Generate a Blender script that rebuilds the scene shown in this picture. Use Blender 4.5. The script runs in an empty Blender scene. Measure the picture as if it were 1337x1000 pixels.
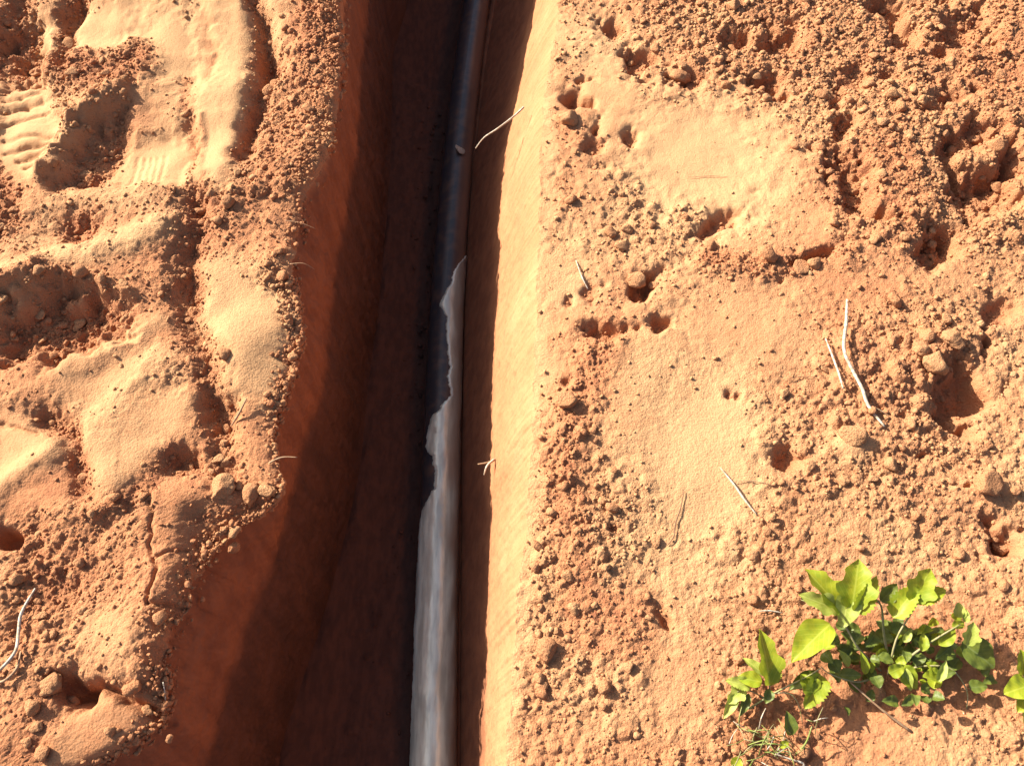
import bpy, bmesh, math, random
import numpy as np
from mathutils import Vector, Matrix
random.seed(7)
rng = np.random.default_rng(11)
S = bpy.context.scene
COL = S.collection

# ------------------------------------------------------------------ camera, sky, sun, exposure
CAM_H = 1.5; PITCH = math.radians(30); FPX = 1050.0
cam = bpy.data.cameras.new('camera'); cam_o = bpy.data.objects.new('camera', cam); COL.objects.link(cam_o)
cam_o.location = (0, 0, CAM_H); cam_o.rotation_euler = (PITCH, 0, 0)
cam.sensor_width = 36; cam.lens = FPX / 1337 * 36; cam.clip_start = 0.02; cam.clip_end = 500
S.camera = cam_o
SUN_EL = math.radians(32)
SUN_DIR = Vector((0.86, -0.50, 0)).normalized()            # way the light travels over the ground
world = bpy.data.worlds.new('World'); S.world = world; world.use_nodes = True
wn = world.node_tree; wn.nodes.clear()
sky = wn.nodes.new('ShaderNodeTexSky'); sky.sky_type = 'NISHITA'; sky.sun_disc = False
sky.sun_elevation = SUN_EL; sky.dust_density = 4.0; sky.air_density = .9
sky.sun_rotation = math.atan2(-SUN_DIR.x, -SUN_DIR.y)
bg = wn.nodes.new('ShaderNodeBackground'); bg.inputs[1].default_value = 0.072
wo = wn.nodes.new('ShaderNodeOutputWorld')
wn.links.new(sky.outputs[0], bg.inputs[0]); wn.links.new(bg.outputs[0], wo.inputs[0])
sl = bpy.data.lights.new('sun', 'SUN'); sl.energy = 5.0; sl.angle = math.radians(0.5); sl.color = (1.0, 0.94, 0.80)
so = bpy.data.objects.new('sun', sl); COL.objects.link(so); so.location = (-3, 2, 4)
ld = Vector((SUN_DIR.x * math.cos(SUN_EL), SUN_DIR.y * math.cos(SUN_EL), -math.sin(SUN_EL)))
so.rotation_euler = ld.to_track_quat('-Z', 'Y').to_euler()
S.render.engine = 'CYCLES'
S.view_settings.view_transform = 'Standard'; S.view_settings.look = 'None'
S.view_settings.gamma = 1; S.view_settings.use_curve_mapping = False
S.view_settings.exposure = 1.38

# ------------------------------------------------------------------ where a photographed spot lies in the place
SP, CP = math.sin(PITCH), math.cos(PITCH)
def spot(px, py, z=0.0):
    a = (px - 668.5) / FPX; b = (500 - py) / FPX
    t = (z - CAM_H) / (-CP + b * SP)
    return (a * t, (SP + b * CP) * t)
def plan(x, y):                                            # ground plan coordinates used to lay out the relief
    dep = y * SP + CAM_H * CP
    return 668.5 + FPX * x / dep, 500 - FPX * (y * CP - CAM_H * SP) / dep
def scale_at(px, py, z=0.0):                               # metres per plan unit
    x, y = spot(px, py, z)
    return (y * SP + (CAM_H - z) * CP) / FPX

# ------------------------------------------------------------------ noise
def _hash(ix, iy, s):
    h = (ix.astype(np.int64) * 374761393 + iy.astype(np.int64) * 668265263 + s * 2147483647 + 12345) & 0xFFFFFFFF
    h = ((h ^ (h >> 13)) * 1274126177) & 0xFFFFFFFF
    h = ((h ^ (h >> 16)) * 2246822519) & 0xFFFFFFFF
    return ((h ^ (h >> 15)) & 0xFFFFFF) / float(0x1000000)
def vnoise(x, y, s=0):
    ix = np.floor(x); iy = np.floor(y); fx = x - ix; fy = y - iy
    fx = fx * fx * fx * (fx * (fx * 6 - 15) + 10); fy = fy * fy * fy * (fy * (fy * 6 - 15) + 10)
    ix = ix.astype(np.int64); iy = iy.astype(np.int64)
    a = _hash(ix, iy, s); b = _hash(ix + 1, iy, s); c = _hash(ix, iy + 1, s); d = _hash(ix + 1, iy + 1, s)
    return (a + (b - a) * fx + (c - a) * fy + (a - b - c + d) * fx * fy) * 2 - 1
def fbm(x, y, f, o=4, s=0, g=0.5):
    t = 0; a = 1; n = 0
    for k in range(o):
        c, sn = math.cos(k * 1.1 + .3), math.sin(k * 1.1 + .3)
        t = t + a * vnoise((x * c - y * sn) * f + 17.3 * k, (x * sn + y * c) * f - 9.1 * k, s + k); n += a; a *= g; f *= 2.03
    return t / n
def domes(x, y, cell, s, keep=0.8):
    """crumb shaped bumps, one per cell, uneven size, irregular outline"""
    gx = x / cell; gy = y / cell
    ix = np.floor(gx).astype(np.int64); iy = np.floor(gy).astype(np.int64)
    best = np.zeros_like(x)
    for dx in (-1, 0, 1):
        for dy in (-1, 0, 1):
            cx = ix + dx; cy = iy + dy
            r1 = _hash(cx, cy, s); r2 = _hash(cx, cy, s + 1); r3 = _hash(cx, cy, s + 2); r4 = _hash(cx, cy, s + 3)
            ux = gx - (cx + 0.1 + .8 * r1); uy = gy - (cy + 0.1 + .8 * r2)
            ang = r3 * 6.283; c = np.cos(ang); n = np.sin(ang)
            u = (ux * c + uy * n) * (0.8 + .6 * r4); v = -ux * n + uy * c
            # squarish norm gives angular crumbs
            d = (np.abs(u) ** 2.6 + np.abs(v) ** 2.6) ** (1 / 2.6)
            rad = (0.22 + 0.42 * r4 * r4 + .1 * r3) * (r3 < keep)
            h = np.sqrt(np.clip(1 - (d / np.maximum(rad, 1e-3)) ** 2, 0, 1)) * rad * 1.5
            best = np.maximum(best, h)
    return best
def sst(a, b, v):
    t = np.clip((v - a) / (b - a), 0, 1); return t * t * (3 - 2 * t)

# ------------------------------------------------------------------ relief of the banks: (shape, depth m, crumbliness, pale dust)
def poly_d(px, py, pts):
    """signed distance, inside negative"""
    n = len(pts); d = np.full(px.shape, 1e9); ins = np.zeros(px.shape, bool)
    for i in range(n):
        x0, y0 = pts[i]; x1, y1 = pts[(i + 1) % n]
        ex, ey = x1 - x0, y1 - y0; L = ex * ex + ey * ey + 1e-9
        t = np.clip(((px - x0) * ex + (py - y0) * ey) / L, 0, 1)
        d = np.minimum(d, np.hypot(px - x0 - t * ex, py - y0 - t * ey))
        cond = ((y0 > py) != (y1 > py)) & (px < (x1 - x0) * (py - y0) / ((y1 - y0) if abs(y1 - y0) > 1e-9 else 1e-9) + x0)
        ins ^= cond
    return np.where(ins, -d, d)
def line_d(px, py, pts):
    d = np.full(px.shape, 1e9)
    for i in range(len(pts) - 1):
        x0, y0 = pts[i]; x1, y1 = pts[i + 1]; ex, ey = x1 - x0, y1 - y0
        t = np.clip(((px - x0) * ex + (py - y0) * ey) / (ex * ex + ey * ey + 1e-9), 0, 1)
        d = np.minimum(d, np.hypot(px - x0 - t * ex, py - y0 - t * ey))
    return d

FEAT = []
def P(pts, dz=0, R=None, C=None, soft=8, wob=5): FEAT.append(('p', pts, dz, R, C, soft, wob))
def L(pts, w, dz=0, R=None, C=None, wob=3): FEAT.append(('l', pts, dz, R, C, w, wob))
def E(px, py, rx, ry, dz=0, R=None, C=None, ang=0, hard=2.0, wob=.25): FEAT.append(('e', (px, py, rx, ry, ang, hard), dz, R, C, 0, wob))
# --- left bank: shoe prints, ridges, hollows
P([(262, -20), (332, -20), (328, 60), (322, 130), (308, 205), (296, 250), (262, 225), (256, 120)], .016, 0, 1, 9)
E(222, 62, 52, 52, -.016, 0, 1)
P([(272, 20), (282, 60), (276, 110), (266, 110), (266, 30)], -.012, .2, .3, 5)
P([(150, 182), (240, 158), (252, 205), (238, 246), (140, 240)], -.030, 0, 1, 9)
L([(240, 100), (246, 165), (262, 240), (258, 290)], 6, -.014, .5, .3)
L([(262, 150), (258, 190), (264, 250)], 5, .014, .3, .4)
P([(165, 138), (118, 165), (66, 246), (128, 246), (150, 205)], -.060, .85, 0, 9)
L([(158, 122), (108, 152), (55, 225)], 11, .045, .7, .5)
L([(100, 80), (150, 90), (180, 75)], 22, .012, 1, 0)
P([(-10, 96), (44, 92), (66, 130), (84, 170), (64, 215), (30, 238), (-10, 205)], -.018, 0, 1, 9)
for k, (a, b) in enumerate([((-5, 112), (44, 104)), ((-5, 124), (48, 118)), ((-5, 138), (52, 130)), ((0, 158), (66, 142)), ((0, 178), (72, 176)), ((2, 196), (76, 182)), ((18, 206), (78, 188)), ((30, 216), (80, 192)), ((44, 220), (82, 198))]):
    L([a, b], 2.6, -.008, None, None, 2)
for x in (176, 186, 195, 204, 213): L([(x - 2, 196), (x - 5, 240)], 3.2, -.0035, None, None, 2)
E(28, 48, 26, 36, -.080, .9, 0)
E(-2, 70, 22, 25, -.04, 1, 0)
P([(44, 14), (72, 8), (66, 60), (44, 62)], -.004, 0, 1, 6)
L([(104, -10), (88, 20), (78, 72)], 10, -.065, 1, 0)
P([(100, 14), (190, -5), (195, 30), (140, 66), (98, 66)], -.008, 0, 1, 8)
L([(330, -10), (345, 40), (346, 95), (330, 150), (314, 198)], 10, -.060, 1, 0)
E(352, 75, 16, 18, -.03, 1, 0)
P([(352, 0), (382, 0), (370, 40), (354, 60)], 0, .2, .9, 6)
P([(355, 110), (440, 90), (430, 180), (395, 240), (340, 250), (330, 200)], .006, .9, .25, 12)
P([(400, 0), (446, 0), (446, 100), (380, 90)], .012, 1, 0, 12)
L([(0, 398), (40, 375), (90, 340), (190, 312), (235, 290)], 15, .032, .25, .85)
L([(20, 300), (90, 262), (190, 262)], 18, .012, .4, .6)
E(105, 300, 24, 18, -.035, .9, 0)
P([(-5, 215), (30, 260), (25, 310), (-5, 330)], -.03, 1, 0, 10)
P([(2, 425), (22, 402), (66, 388), (115, 390), (160, 402), (172, 426), (130, 438), (92, 452), (66, 470), (28, 470), (-4, 465)], -.085, 1, 0, 12, 12)
L([(0, 385), (60, 366), (120, 372), (165, 388)], 12, .030, .8, .3)
L([(95, 478), (150, 450), (215, 415)], 12, .014, .15, .6)
P([(80, 490), (190, 448), (215, 462), (160, 520), (130, 540), (95, 520)], -.006, .15, .6, 12)
L([(115, 570), (150, 530), (200, 470)], 16, .015, .3, .7)
P([(110, 585), (175, 530), (255, 505), (240, 585), (165, 660), (100, 640)], .004, .1, .7, 12)
L([(60, 545), (88, 560), (98, 590), (110, 640)], 13, -.045, 1, 0)
P([(-10, 536), (48, 556), (52, 596), (-10, 632)], -.006, .05, .55, 8)
L([(-5, 552), (48, 566)], 2.6, -.008)
L([(-10, 648), (40, 618), (76, 590)], 13, .016, .15, .7)
P([(0, 650), (80, 615), (95, 650), (40, 690), (0, 680)], -.012, .2, .1, 8)
E(8, 703, 18, 13, -.06, .1, 0, hard=4, wob=.1)
L([(256, 262), (244, 330), (240, 395), (262, 445), (276, 500), (284, 560), (292, 612)], 15, -.042, 1, 0)
P([(268, 505), (305, 512), (300, 560), (270, 560)], -.045, 1, 0, 8)
L([(230, 585), (185, 640), (150, 672), (130, 700)], 11, -.014, 1, 0)
E(240, 598, 28, 18, -.05, 1, 0)
P([(262, 345), (300, 340), (372, 390), (372, 512), (310, 512), (286, 440), (262, 410)], .008, .12, .85, 10)
E(250, 370, 16, 26, -.02, 1, 0)
L([(196, 655), (203, 730), (197, 792)], 2.4, -.010, None, None, 5)
L([(202, 728), (242, 714)], 2.2, -.008, None, None, 5)
L([(197, 790), (236, 790)], 2.4, -.010, None, None, 4)
P([(205, 670), (240, 690), (238, 780), (205, 785)], .004, .35, .3, 8)
P([(40, 690), (185, 670), (190, 900), (110, 880), (40, 800)], 0, .65, .2, 20)
E(75, 770, 30, 26, -.02, 1, 0)
L([(45, 690), (32, 770), (24, 830)], 14, -.018, .9, 0)
E(90, 898, 16, 15, -.060, .5, 0)
E(106, 912, 14, 12, -.035, .4, 0)
L([(108, 905), (128, 893), (150, 904), (176, 918), (222, 948)], 5, -.045, .3, 0, 3)
P([(112, 915), (150, 912), (178, 928), (190, 950), (160, 980), (110, 1000), (60, 1000), (60, 960)], .016, .12, .4, 8)
P([(100, 800), (190, 800), (188, 890), (110, 890)], .01, .3, .5, 12)
P([(250, 670), (330, 640), (350, 660), (262, 800), (225, 800)], -.045, .85, .1, 16)
# --- right bank
E(910, 200, 92, 72, -.012, 0, 1, ang=.3)
E(960, 235, 60, 40, -.004, .1, .9)
E(905, 610, 72, 120, -.006, .15, .95)
E(935, 540, 38, 60, 0, .05, 1)
E(870, 480, 75, 50, 0, .25, .75)
E(880, 120, 50, 22, 0, .4, .6)
E(1120, 290, 40, 40, 0, .3, .6)
E(960, 420, 80, 40, 0, .2, .5)
E(870, 790, 50, 60, 0, .25, .7)
E(890, 900, 70, 70, 0, .3, .5)
E(735, 370, 40, 30, 0, .15, .9)
L([(700, -20), (716, 120), (712, 300), (706, 420), (694, 600), (684, 760), (668, 880), (660, 1000)], 15, 0, .25, .65)
L([(790, 440), (760, 520), (735, 590), (745, 700), (760, 780)], 26, .004, .8, 0)
E(800, 820, 55, 40, .004, .7, 0)
for (x, y, rx, ry, dz, a) in [(746, 127, 15, 14, -.045, 0), (790, 433, 22, 9, -.035, .1), (862, 423, 13, 8, -.03, 0), (838, 372, 22, 10, -.04, -.6),
        (952, 515, 5, 5, -.02, 0), (964, 517, 5, 5, -.02, 0), (871, 812, 7, 15, -.03, -.5), (1252, 512, 36, 34, -.060, .3), (1118, 246, 15, 34, -.055, -.5),
        (1068, 333, 28, 7, -.035, -.35), (1016, 52, 22, 16, -.05, 0), (1008, 102, 18, 10, -.035, 0), (1100, 165, 13, 18, -.035, 0), (1230, 325, 20, 18, -.045, 0),
        (1300, 240, 30, 24, -.055, .3), (1262, 255, 15, 22, -.035, 0), (1240, 128, 18, 14, -.04, 0), (1165, 12, 22, 14, -.045, 0), (1185, 45, 20, 18, -.035, 0),
        (1255, 40, 34, 22, -.045, 0), (1240, 200, 14, 22, -.04, 0), (1275, 170, 20, 16, -.04, 0), (1012, 122, 12, 8, -.03, 0), (905, 100, 12, 10, -.035, 0),
        (838, 72, 20, 13, -.035, -.4), (802, 32, 14, 12, -.035, 0), (855, 165, 0.1, 0.1, 0, 0), (822, 180, 9, 10, -.03, 0), (776, 190, 12, 10, -.03, 0), (955, 55, 16, 14, -.03, 0),
        (1325, 215, 20, 18, -.03, 0), (1030, 600, 14, 12, -.03, 0), (1315, 710, 22, 14, -.04, .5), (1120, 100, 20, 20, -.02, 0), (1310, 400, 20, 14, -.025, 0),
        (940, 285, 24, 8, -.028, -.5), (1160, 100, 14, 10, -.03, 0), (742, 395, 6, 6, -.015, 0), (770, 385, 8, 14, -.018, -.4), (740, 500, 7, 7, -.02, 0), (800, 690, 10, 7, -.02, 0)]:
    if rx > 1: E(x, y, rx, ry, dz * (1.2 if rx > 12 else .8), .6, .1, ang=a, hard=2.5, wob=.5)
E(1225, 470, 50, 40, .022, .8, .2)
E(1140, 250, 50, 60, .010, 1, 0)
E(1285, 635, 26, 22, .012, .3, .4)
E(1110, 585, 24, 16, .014, .2, .6)
E(1190, 870, 120, 60, -.012, .4, 0)
E(1030, 945, 60, 40, -.012, .6, 0)
P([(830, -10), (1337, -10), (1337, 330), (1180, 330), (1020, 120), (860, 60)], .0, .95, None, 40)
L([(1100, 330), (1000, 350), (920, 340)], 14, .006, .9, 0)

def relief(x, y):
    px, py = plan(x, y)
    px = np.clip(px, -1500, 3500); py = np.clip(py, -900, 3000)
    w1 = fbm(x, y, 22, 3, 50); w2 = fbm(x, y, 22, 3, 60)
    left = (px < 560).astype(float)
    R = 0.56 + .60 * fbm(x, y, 3.5, 3, 3)
    C = 0.34 + .50 * fbm(x, y, 2.6, 4, 31)
    z = .014 * fbm(x, y, 2.2, 3, 5) + .005 * fbm(x, y, 8, 2, 9) + left * (.020 * fbm(x, y, 5.5, 2, 13))
    for kind, g, dz, r, c, s, wob in FEAT:
        if kind == 'e':
            cx, cy, rx, ry, a, hard = g
            m = (np.abs(px - cx) < (rx + ry) * 1.8) & (np.abs(py - cy) < (rx + ry) * 1.8)
        else:
            xs = [q[0] for q in g]; ys = [q[1] for q in g]; e = s * 3 + 12
            m = (px > min(xs) - e) & (px < max(xs) + e) & (py > min(ys) - e) & (py < max(ys) + e)
        if not m.any(): continue
        if (g[0] if kind == 'e' else g[0][0]) < 470 and s > 4:
            if dz > -.09: dz = dz * (.62 if kind == 'p' else .7)
            s = s * (1.7 if kind == 'p' else 1.3)
        X = px[m]; Y = py[m]; a1 = w1[m]; a2 = w2[m]
        if kind == 'e':
            u = (X - cx) * math.cos(a) + (Y - cy) * math.sin(a); v = -(X - cx) * math.sin(a) + (Y - cy) * math.cos(a)
            d = np.hypot(u / rx, v / ry) * (1 + wob * 1.6 * a1) + wob * .5 * a2
            w = 1 / (1 + np.clip(d, 0, 9) ** (2 * hard))
        elif kind == 'p':
            d = poly_d(X + a1 * wob * 2, Y + a2 * wob * 2, g); w = sst(s, -s, d); w2_ = sst(s * 2.0 + 6, -s * 2.0 - 2, d + 14 * a2)
        else:
            d = line_d(X + a1 * wob * 2, Y + a2 * wob * 2, g); w = np.exp(-(d / s) ** 2)
        z[m] += dz * w
        if r is not None: R[m] += (r - R[m]) * w
        if c is not None: C[m] += (c - C[m]) * (w2_ if kind == 'p' else w)
    # left rim raised past the top of the view, added to shade the right wall
    z += left * .16 * sst(1.95, 2.6, y) * sst(-1.6, -.7, x)
    R = np.clip(R, 0, 1); C = np.clip(C, 0, 1)
    Rr = np.clip((R * 1.35 - .18) + .40 * R * fbm(x, y, 14, 2, 77), 0, 1)
    far = sst(1.75, .95, np.abs(x) - .36 * np.clip(y, 0, 2.6)) * sst(3.4, 2.7, y) * sst(-.6, -.2, y); Rr = Rr * far
    z += Rr * (.60 * .050 * domes(x, y, .050, 100, .35) + .60 * .026 * domes(x, y, .026, 200, .6) + .55 * .014 * domes(x, y, .014, 300, .8)) * .50
    z += (.0050 * Rr + .0004) * fbm(x, y, 60, 3, 90) + (.0026 * Rr + .0006) * fbm(x, y, 190, 2, 95)
    return z, R, C

# ------------------------------------------------------------------ trench outline in the place
def curve(pts, z):
    q = sorted([(spot(a, b, z)[1], spot(a, b, z)[0]) for a, b in pts]); Ys = np.array([k[0] for k in q]); Xs = np.array([k[1] for k in q])
    return lambda y: np.interp(y, Ys, Xs) + np.where(y > Ys[-1], .12 * (y - Ys[-1]), 0)
f_rl = curve([(452, -60), (446, 0), (447, 60), (441, 120), (432, 185), (412, 225), (392, 262), (384, 300), (380, 350), (384, 400), (388, 430), (376, 480), (366, 522), (352, 538), (352, 570), (362, 600), (366, 640), (340, 658), (306, 674), (276, 694), (256, 728), (243, 775), (223, 812), (209, 850), (212, 920), (196, 950), (160, 978), (110, 1002), (40, 1060), (20, 1200)], 0)
f_el = curve([(482, -60), (476, 60), (468, 150), (452, 280), (432, 400), (416, 520), (396, 600), (372, 680), (342, 770), (312, 850), (286, 920), (262, 1000), (240, 1100)], -.24)
f_rr = curve([(740, -60), (730, 0), (722, 60), (712, 110), (708, 150), (704, 200), (704, 300), (700, 420), (694, 520), (690, 620), (684, 720), (674, 800), (666, 880), (662, 1000), (660, 1200)], 0)
f_mr = curve([(706, -60), (694, 0), (682, 60), (672, 120), (662, 170), (652, 215), (648, 300), (645, 400), (642, 520), (639, 640), (636, 760), (633, 880), (631, 1000), (630, 1200)], -.36)
f_br = curve([(660, -60), (650, 0), (634, 100), (622, 200), (612, 300), (607, 400), (604, 600), (603, 800), (602, 1000), (602, 1200)], -.69)
FLOOR = -.69

# rows
ys = [-.14]
while ys[-1] < 2.62: ys.append(ys[-1] + .0021 + .0013 * max(ys[-1], 0))
ys = np.array(ys)
pre = -.14 - np.cumsum(np.geomspace(.004, .7, 26))[::-1]; post = ys[-1] + np.cumsum(np.geomspace(.006, 2.0, 34))
ys = np.concatenate([pre, ys, post])
NR = len(ys)
wv = 1.12 + .36 * np.clip(ys, 0, 2.6)                       # half width of the fine part
rl = f_rl(ys); el = f_el(ys); rr = f_rr(ys); mr = f_mr(ys); br = f_br(ys)
rl = rl + .010 * fbm(ys, ys * 0, 24, 3, 400) + .0065 * fbm(ys, ys * 0, 95, 3, 410)
rr = rr + .007 * fbm(ys, ys * 0, 14, 3, 420) + .003 * fbm(ys, ys * 0, 90, 2, 430)
mr = np.minimum(mr, rr - .02)
bl = el + .035

def sheet(name, X, Y, Z, C, mat, kind='structure', damp=None, rough=None):
    nr, nc = X.shape
    co = np.stack([X, Y, Z], -1).reshape(-1, 3).astype(np.float32)
    i = np.arange((nr - 1) * nc).reshape(nr - 1, nc)[:, :-1]
    f = np.stack([i, i + 1, i + 1 + nc, i + nc], -1).reshape(-1, 4).astype(np.int32)
    me = bpy.data.meshes.new(name)
    me.vertices.add(len(co)); me.vertices.foreach_set('co', co.ravel())
    me.loops.add(f.size); me.loops.foreach_set('vertex_index', f.ravel())
    me.polygons.add(len(f)); me.polygons.foreach_set('loop_start', np.arange(0, f.size, 4, dtype=np.int32))
    me.update(calc_edges=True)
    me.polygons.foreach_set('use_smooth', np.ones(len(f), bool))
    at = me.attributes.new('dust', 'FLOAT', 'POINT'); at.data.foreach_set('value', C.ravel().astype(np.float32))
    for an, av in (('damp', damp), ('rough', rough)):
        if av is not None:
            at = me.attributes.new(an, 'FLOAT', 'POINT'); at.data.foreach_set('value', np.broadcast_to(av, X.shape).ravel().astype(np.float32))
    me.materials.append(mat); me.validate()
    o = bpy.data.objects.new(name, me); COL.objects.link(o); o['kind'] = kind
    return o

# ------------------------------------------------------------------ materials
class NT:
    def __init__(s, name):
        s.m = bpy.data.materials.new(name); s.m.use_nodes = True; s.t = s.m.node_tree; s.t.nodes.clear()
    def n(s, typ, **kw):
        nd = s.t.nodes.new(typ)
        for k, v in kw.items():
            if k.startswith('i_'): nd.inputs[int(k[2:])].default_value = v
            else: setattr(nd, k, v)
        return nd
    def l(s, a, b): s.t.links.new(a, b)
    def mix(s, fac, a, b, bt='MIX'):
        nd = s.t.nodes.new('ShaderNodeMix'); nd.data_type = 'RGBA'; nd.blend_type = bt
        for v, idx in ((fac, 0), (a, 6), (b, 7)):
            if isinstance(v, bpy.types.NodeSocket): s.l(v, nd.inputs[idx])
            elif isinstance(v, (int, float)): nd.inputs[idx].default_value = v
            else: nd.inputs[idx].default_value = (*v, 1)
        return nd.outputs[2]
    def ramp(s, v, lo, hi):
        nd = s.t.nodes.new('ShaderNodeMapRange'); nd.clamp = True; nd.interpolation_type = 'SMOOTHSTEP'
        s.l(v, nd.inputs[0]); nd.inputs[1].default_value = lo; nd.inputs[2].default_value = hi
        return nd.outputs[0]
def soil_material(name, wall=False):
    t = NT(name); pos = t.n('ShaderNodeNewGeometry').outputs['Position']
    def noise(sc, det=4, r=.55, vec=pos):
        nd = t.n('ShaderNodeTexNoise'); nd.inputs['Scale'].default_value = sc; nd.inputs['Detail'].default_value = det; nd.inputs['Roughness'].default_value = r
        t.l(vec, nd.inputs['Vector']); return nd.outputs[0]
    dust = t.n('ShaderNodeAttribute', attribute_name='dust').outputs['Fac']
    big = noise(5, 5); mid = noise(34, 5, .6); fine = noise(240, 3, .6)
    c = t.mix(t.ramp(big, .35, .68), LOAM_A, LOAM_B)
    c = t.mix(t.ramp(mid, .46, .72), c, LOAM_RED)
    add = t.n('ShaderNodeMath', operation='ADD'); t.l(dust, add.inputs[0])
    sub = t.n('ShaderNodeMath', operation='MULTIPLY_ADD'); t.l(mid, sub.inputs[0]); sub.inputs[1].default_value = .7; sub.inputs[2].default_value = -.35; t.l(sub.outputs[0], add.inputs[1])
    c = t.mix(t.ramp(add.outputs[0], .12, .95), c, PALE)
    c = t.mix(t.ramp(fine, .50, .75), c, t.mix(1.0, c, (.80, .72, .66), 'MULTIPLY'))
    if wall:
        damp = t.n('ShaderNodeAttribute', attribute_name='damp').outputs['Fac']  # mask for moist subsoil together with the painted trench shade
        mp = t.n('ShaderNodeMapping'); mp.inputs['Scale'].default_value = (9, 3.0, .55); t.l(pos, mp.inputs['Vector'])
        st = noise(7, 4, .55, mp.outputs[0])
        c = t.mix(t.ramp(damp, 0, .5), c, t.mix(t.ramp(st, .35, .65), DAMP_SHADE_A, DAMP_SHADE_B))
        c = t.mix(t.ramp(damp, .5, 1), c, t.mix(t.ramp(st, .35, .65), WET_SHADE_A, WET_SHADE_B))
    b = t.n('ShaderNodeBsdfPrincipled'); t.l(c, b.inputs['Base Color']); b.inputs['Roughness'].default_value = .95
    b.inputs['Specular IOR Level'].default_value = .15
    bump = t.n('ShaderNodeBump'); bump.inputs['Strength'].default_value = .55 if not wall else .35; bump.inputs['Distance'].default_value = .004 if not wall else .0022
    h = t.n('ShaderNodeMath', operation='MULTIPLY_ADD'); t.l(noise(300, 4, .75), h.inputs[0]); h.inputs[1].default_value = 1.0
    vo = t.n('ShaderNodeTexVoronoi'); vo.inputs['Scale'].default_value = 230; t.l(pos, vo.inputs['Vector'])
    vm = t.n('ShaderNodeMath', operation='MULTIPLY'); t.l(vo.outputs['Distance'], vm.inputs[0]); vm.inputs[1].default_value = -.6; t.l(vm.outputs[0], h.inputs[2])
    if not wall:
        ra = t.n('ShaderNodeAttribute', attribute_name='rough').outputs['Fac']
        rs = t.n('ShaderNodeMath', operation='MULTIPLY_ADD'); t.l(ra, rs.inputs[0]); rs.inputs[1].default_value = .60; rs.inputs[2].default_value = .36; t.l(rs.outputs[0], bump.inputs['Strength'])
    t.l(h.outputs[0], bump.inputs['Height']); t.l(bump.outputs[0], b.inputs['Normal'])
    o = t.n('ShaderNodeOutputMaterial'); t.l(b.outputs[0], o.inputs[0]); return t.m
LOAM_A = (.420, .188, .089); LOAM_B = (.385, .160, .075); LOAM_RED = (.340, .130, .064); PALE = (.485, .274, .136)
DAMP_SHADE_A = (.19, .072, .038); DAMP_SHADE_B = (.25, .096, .048); WET_SHADE_A = (.080, .038, .027); WET_SHADE_B = (.110, .049, .033)  # moist subsoil tones, with the trench's shade painted into them
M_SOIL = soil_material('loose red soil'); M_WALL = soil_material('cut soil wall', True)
def plain(name, col, rough=.7, col2=None, sc=60, trans=0, spec=.3):
    t = NT(name); b = t.n('ShaderNodeBsdfPrincipled'); b.inputs['Roughness'].default_value = rough; b.inputs['Specular IOR Level'].default_value = spec
    pos = t.n('ShaderNodeNewGeometry').outputs['Position']
    nd = t.n('ShaderNodeTexNoise'); nd.inputs['Scale'].default_value = sc; nd.inputs['Detail'].default_value = 4; t.l(pos, nd.inputs['Vector'])
    c = t.mix(t.ramp(nd.outputs[0], .35, .68), col, col2 or tuple(k * .7 for k in col)); t.l(c, b.inputs['Base Color'])
    if 'leaf' in name:
        oc = t.n('ShaderNodeTexCoord').outputs['Object']; sp = t.n('ShaderNodeSeparateXYZ'); t.l(oc, sp.inputs[0])
        ab = t.n('ShaderNodeMath', operation='ABSOLUTE'); t.l(sp.outputs[0], ab.inputs[0])
        k = t.n('ShaderNodeMath', operation='MULTIPLY_ADD'); t.l(ab.outputs[0], k.inputs[0]); k.inputs[1].default_value = -.9; t.l(sp.outputs[1], k.inputs[2])
        k2 = t.n('ShaderNodeMath', operation='MULTIPLY'); t.l(k.outputs[0], k2.inputs[0]); k2.inputs[1].default_value = 7
        pp = t.n('ShaderNodeMath', operation='PINGPONG'); t.l(k2.outputs[0], pp.inputs[0]); pp.inputs[1].default_value = .5
        v = t.n('ShaderNodeMath', operation='MAXIMUM'); t.l(t.ramp(pp.outputs[0], .07, .0), v.inputs[0]); t.l(t.ramp(ab.outputs[0], .035, .015), v.inputs[1])
        vs = t.n('ShaderNodeMath', operation='MULTIPLY'); t.l(v.outputs[0], vs.inputs[0]); vs.inputs[1].default_value = .45
        c = t.mix(vs.outputs[0], c, tuple(min(1, q * 1.35 + .06) for q in col)); t.l(c, b.inputs['Base Color'])
    o = t.n('ShaderNodeOutputMaterial')
    if trans:
        tr = t.n('ShaderNodeBsdfTranslucent'); t.l(c, tr.inputs[0]); mx = t.n('ShaderNodeMixShader'); mx.inputs[0].default_value = trans
        t.l(b.outputs[0], mx.inputs[1]); t.l(tr.outputs[0], mx.inputs[2]); t.l(mx.outputs[0], o.inputs[0])
    else: t.l(b.outputs[0], o.inputs[0])
    return t.m
M_STRAW = plain('bleached straw', (.50, .44, .36), .7, (.34, .25, .17), 140)
M_FRINGE = plain('dusty rootlet', (.36, .21, .12), .8, (.28, .15, .08), 140)
M_ROOT = plain('dry root', (.28, .16, .09), .8, (.38, .25, .15), 90)
M_DARKROOT = plain('dark rootlet', (.16, .08, .05), .8)
M_STEM = plain('weed stem', (.30, .25, .14), .6, (.22, .22, .07), 80)
M_LEAF = plain('sunny leaf', (.32, .36, .022), .5, (.24, .31, .020), 90, .38, .4)
M_LEAF_PALE = plain('pale leaf', (.36, .40, .08), .55, (.28, .34, .05), 90, .3, .4)
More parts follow.
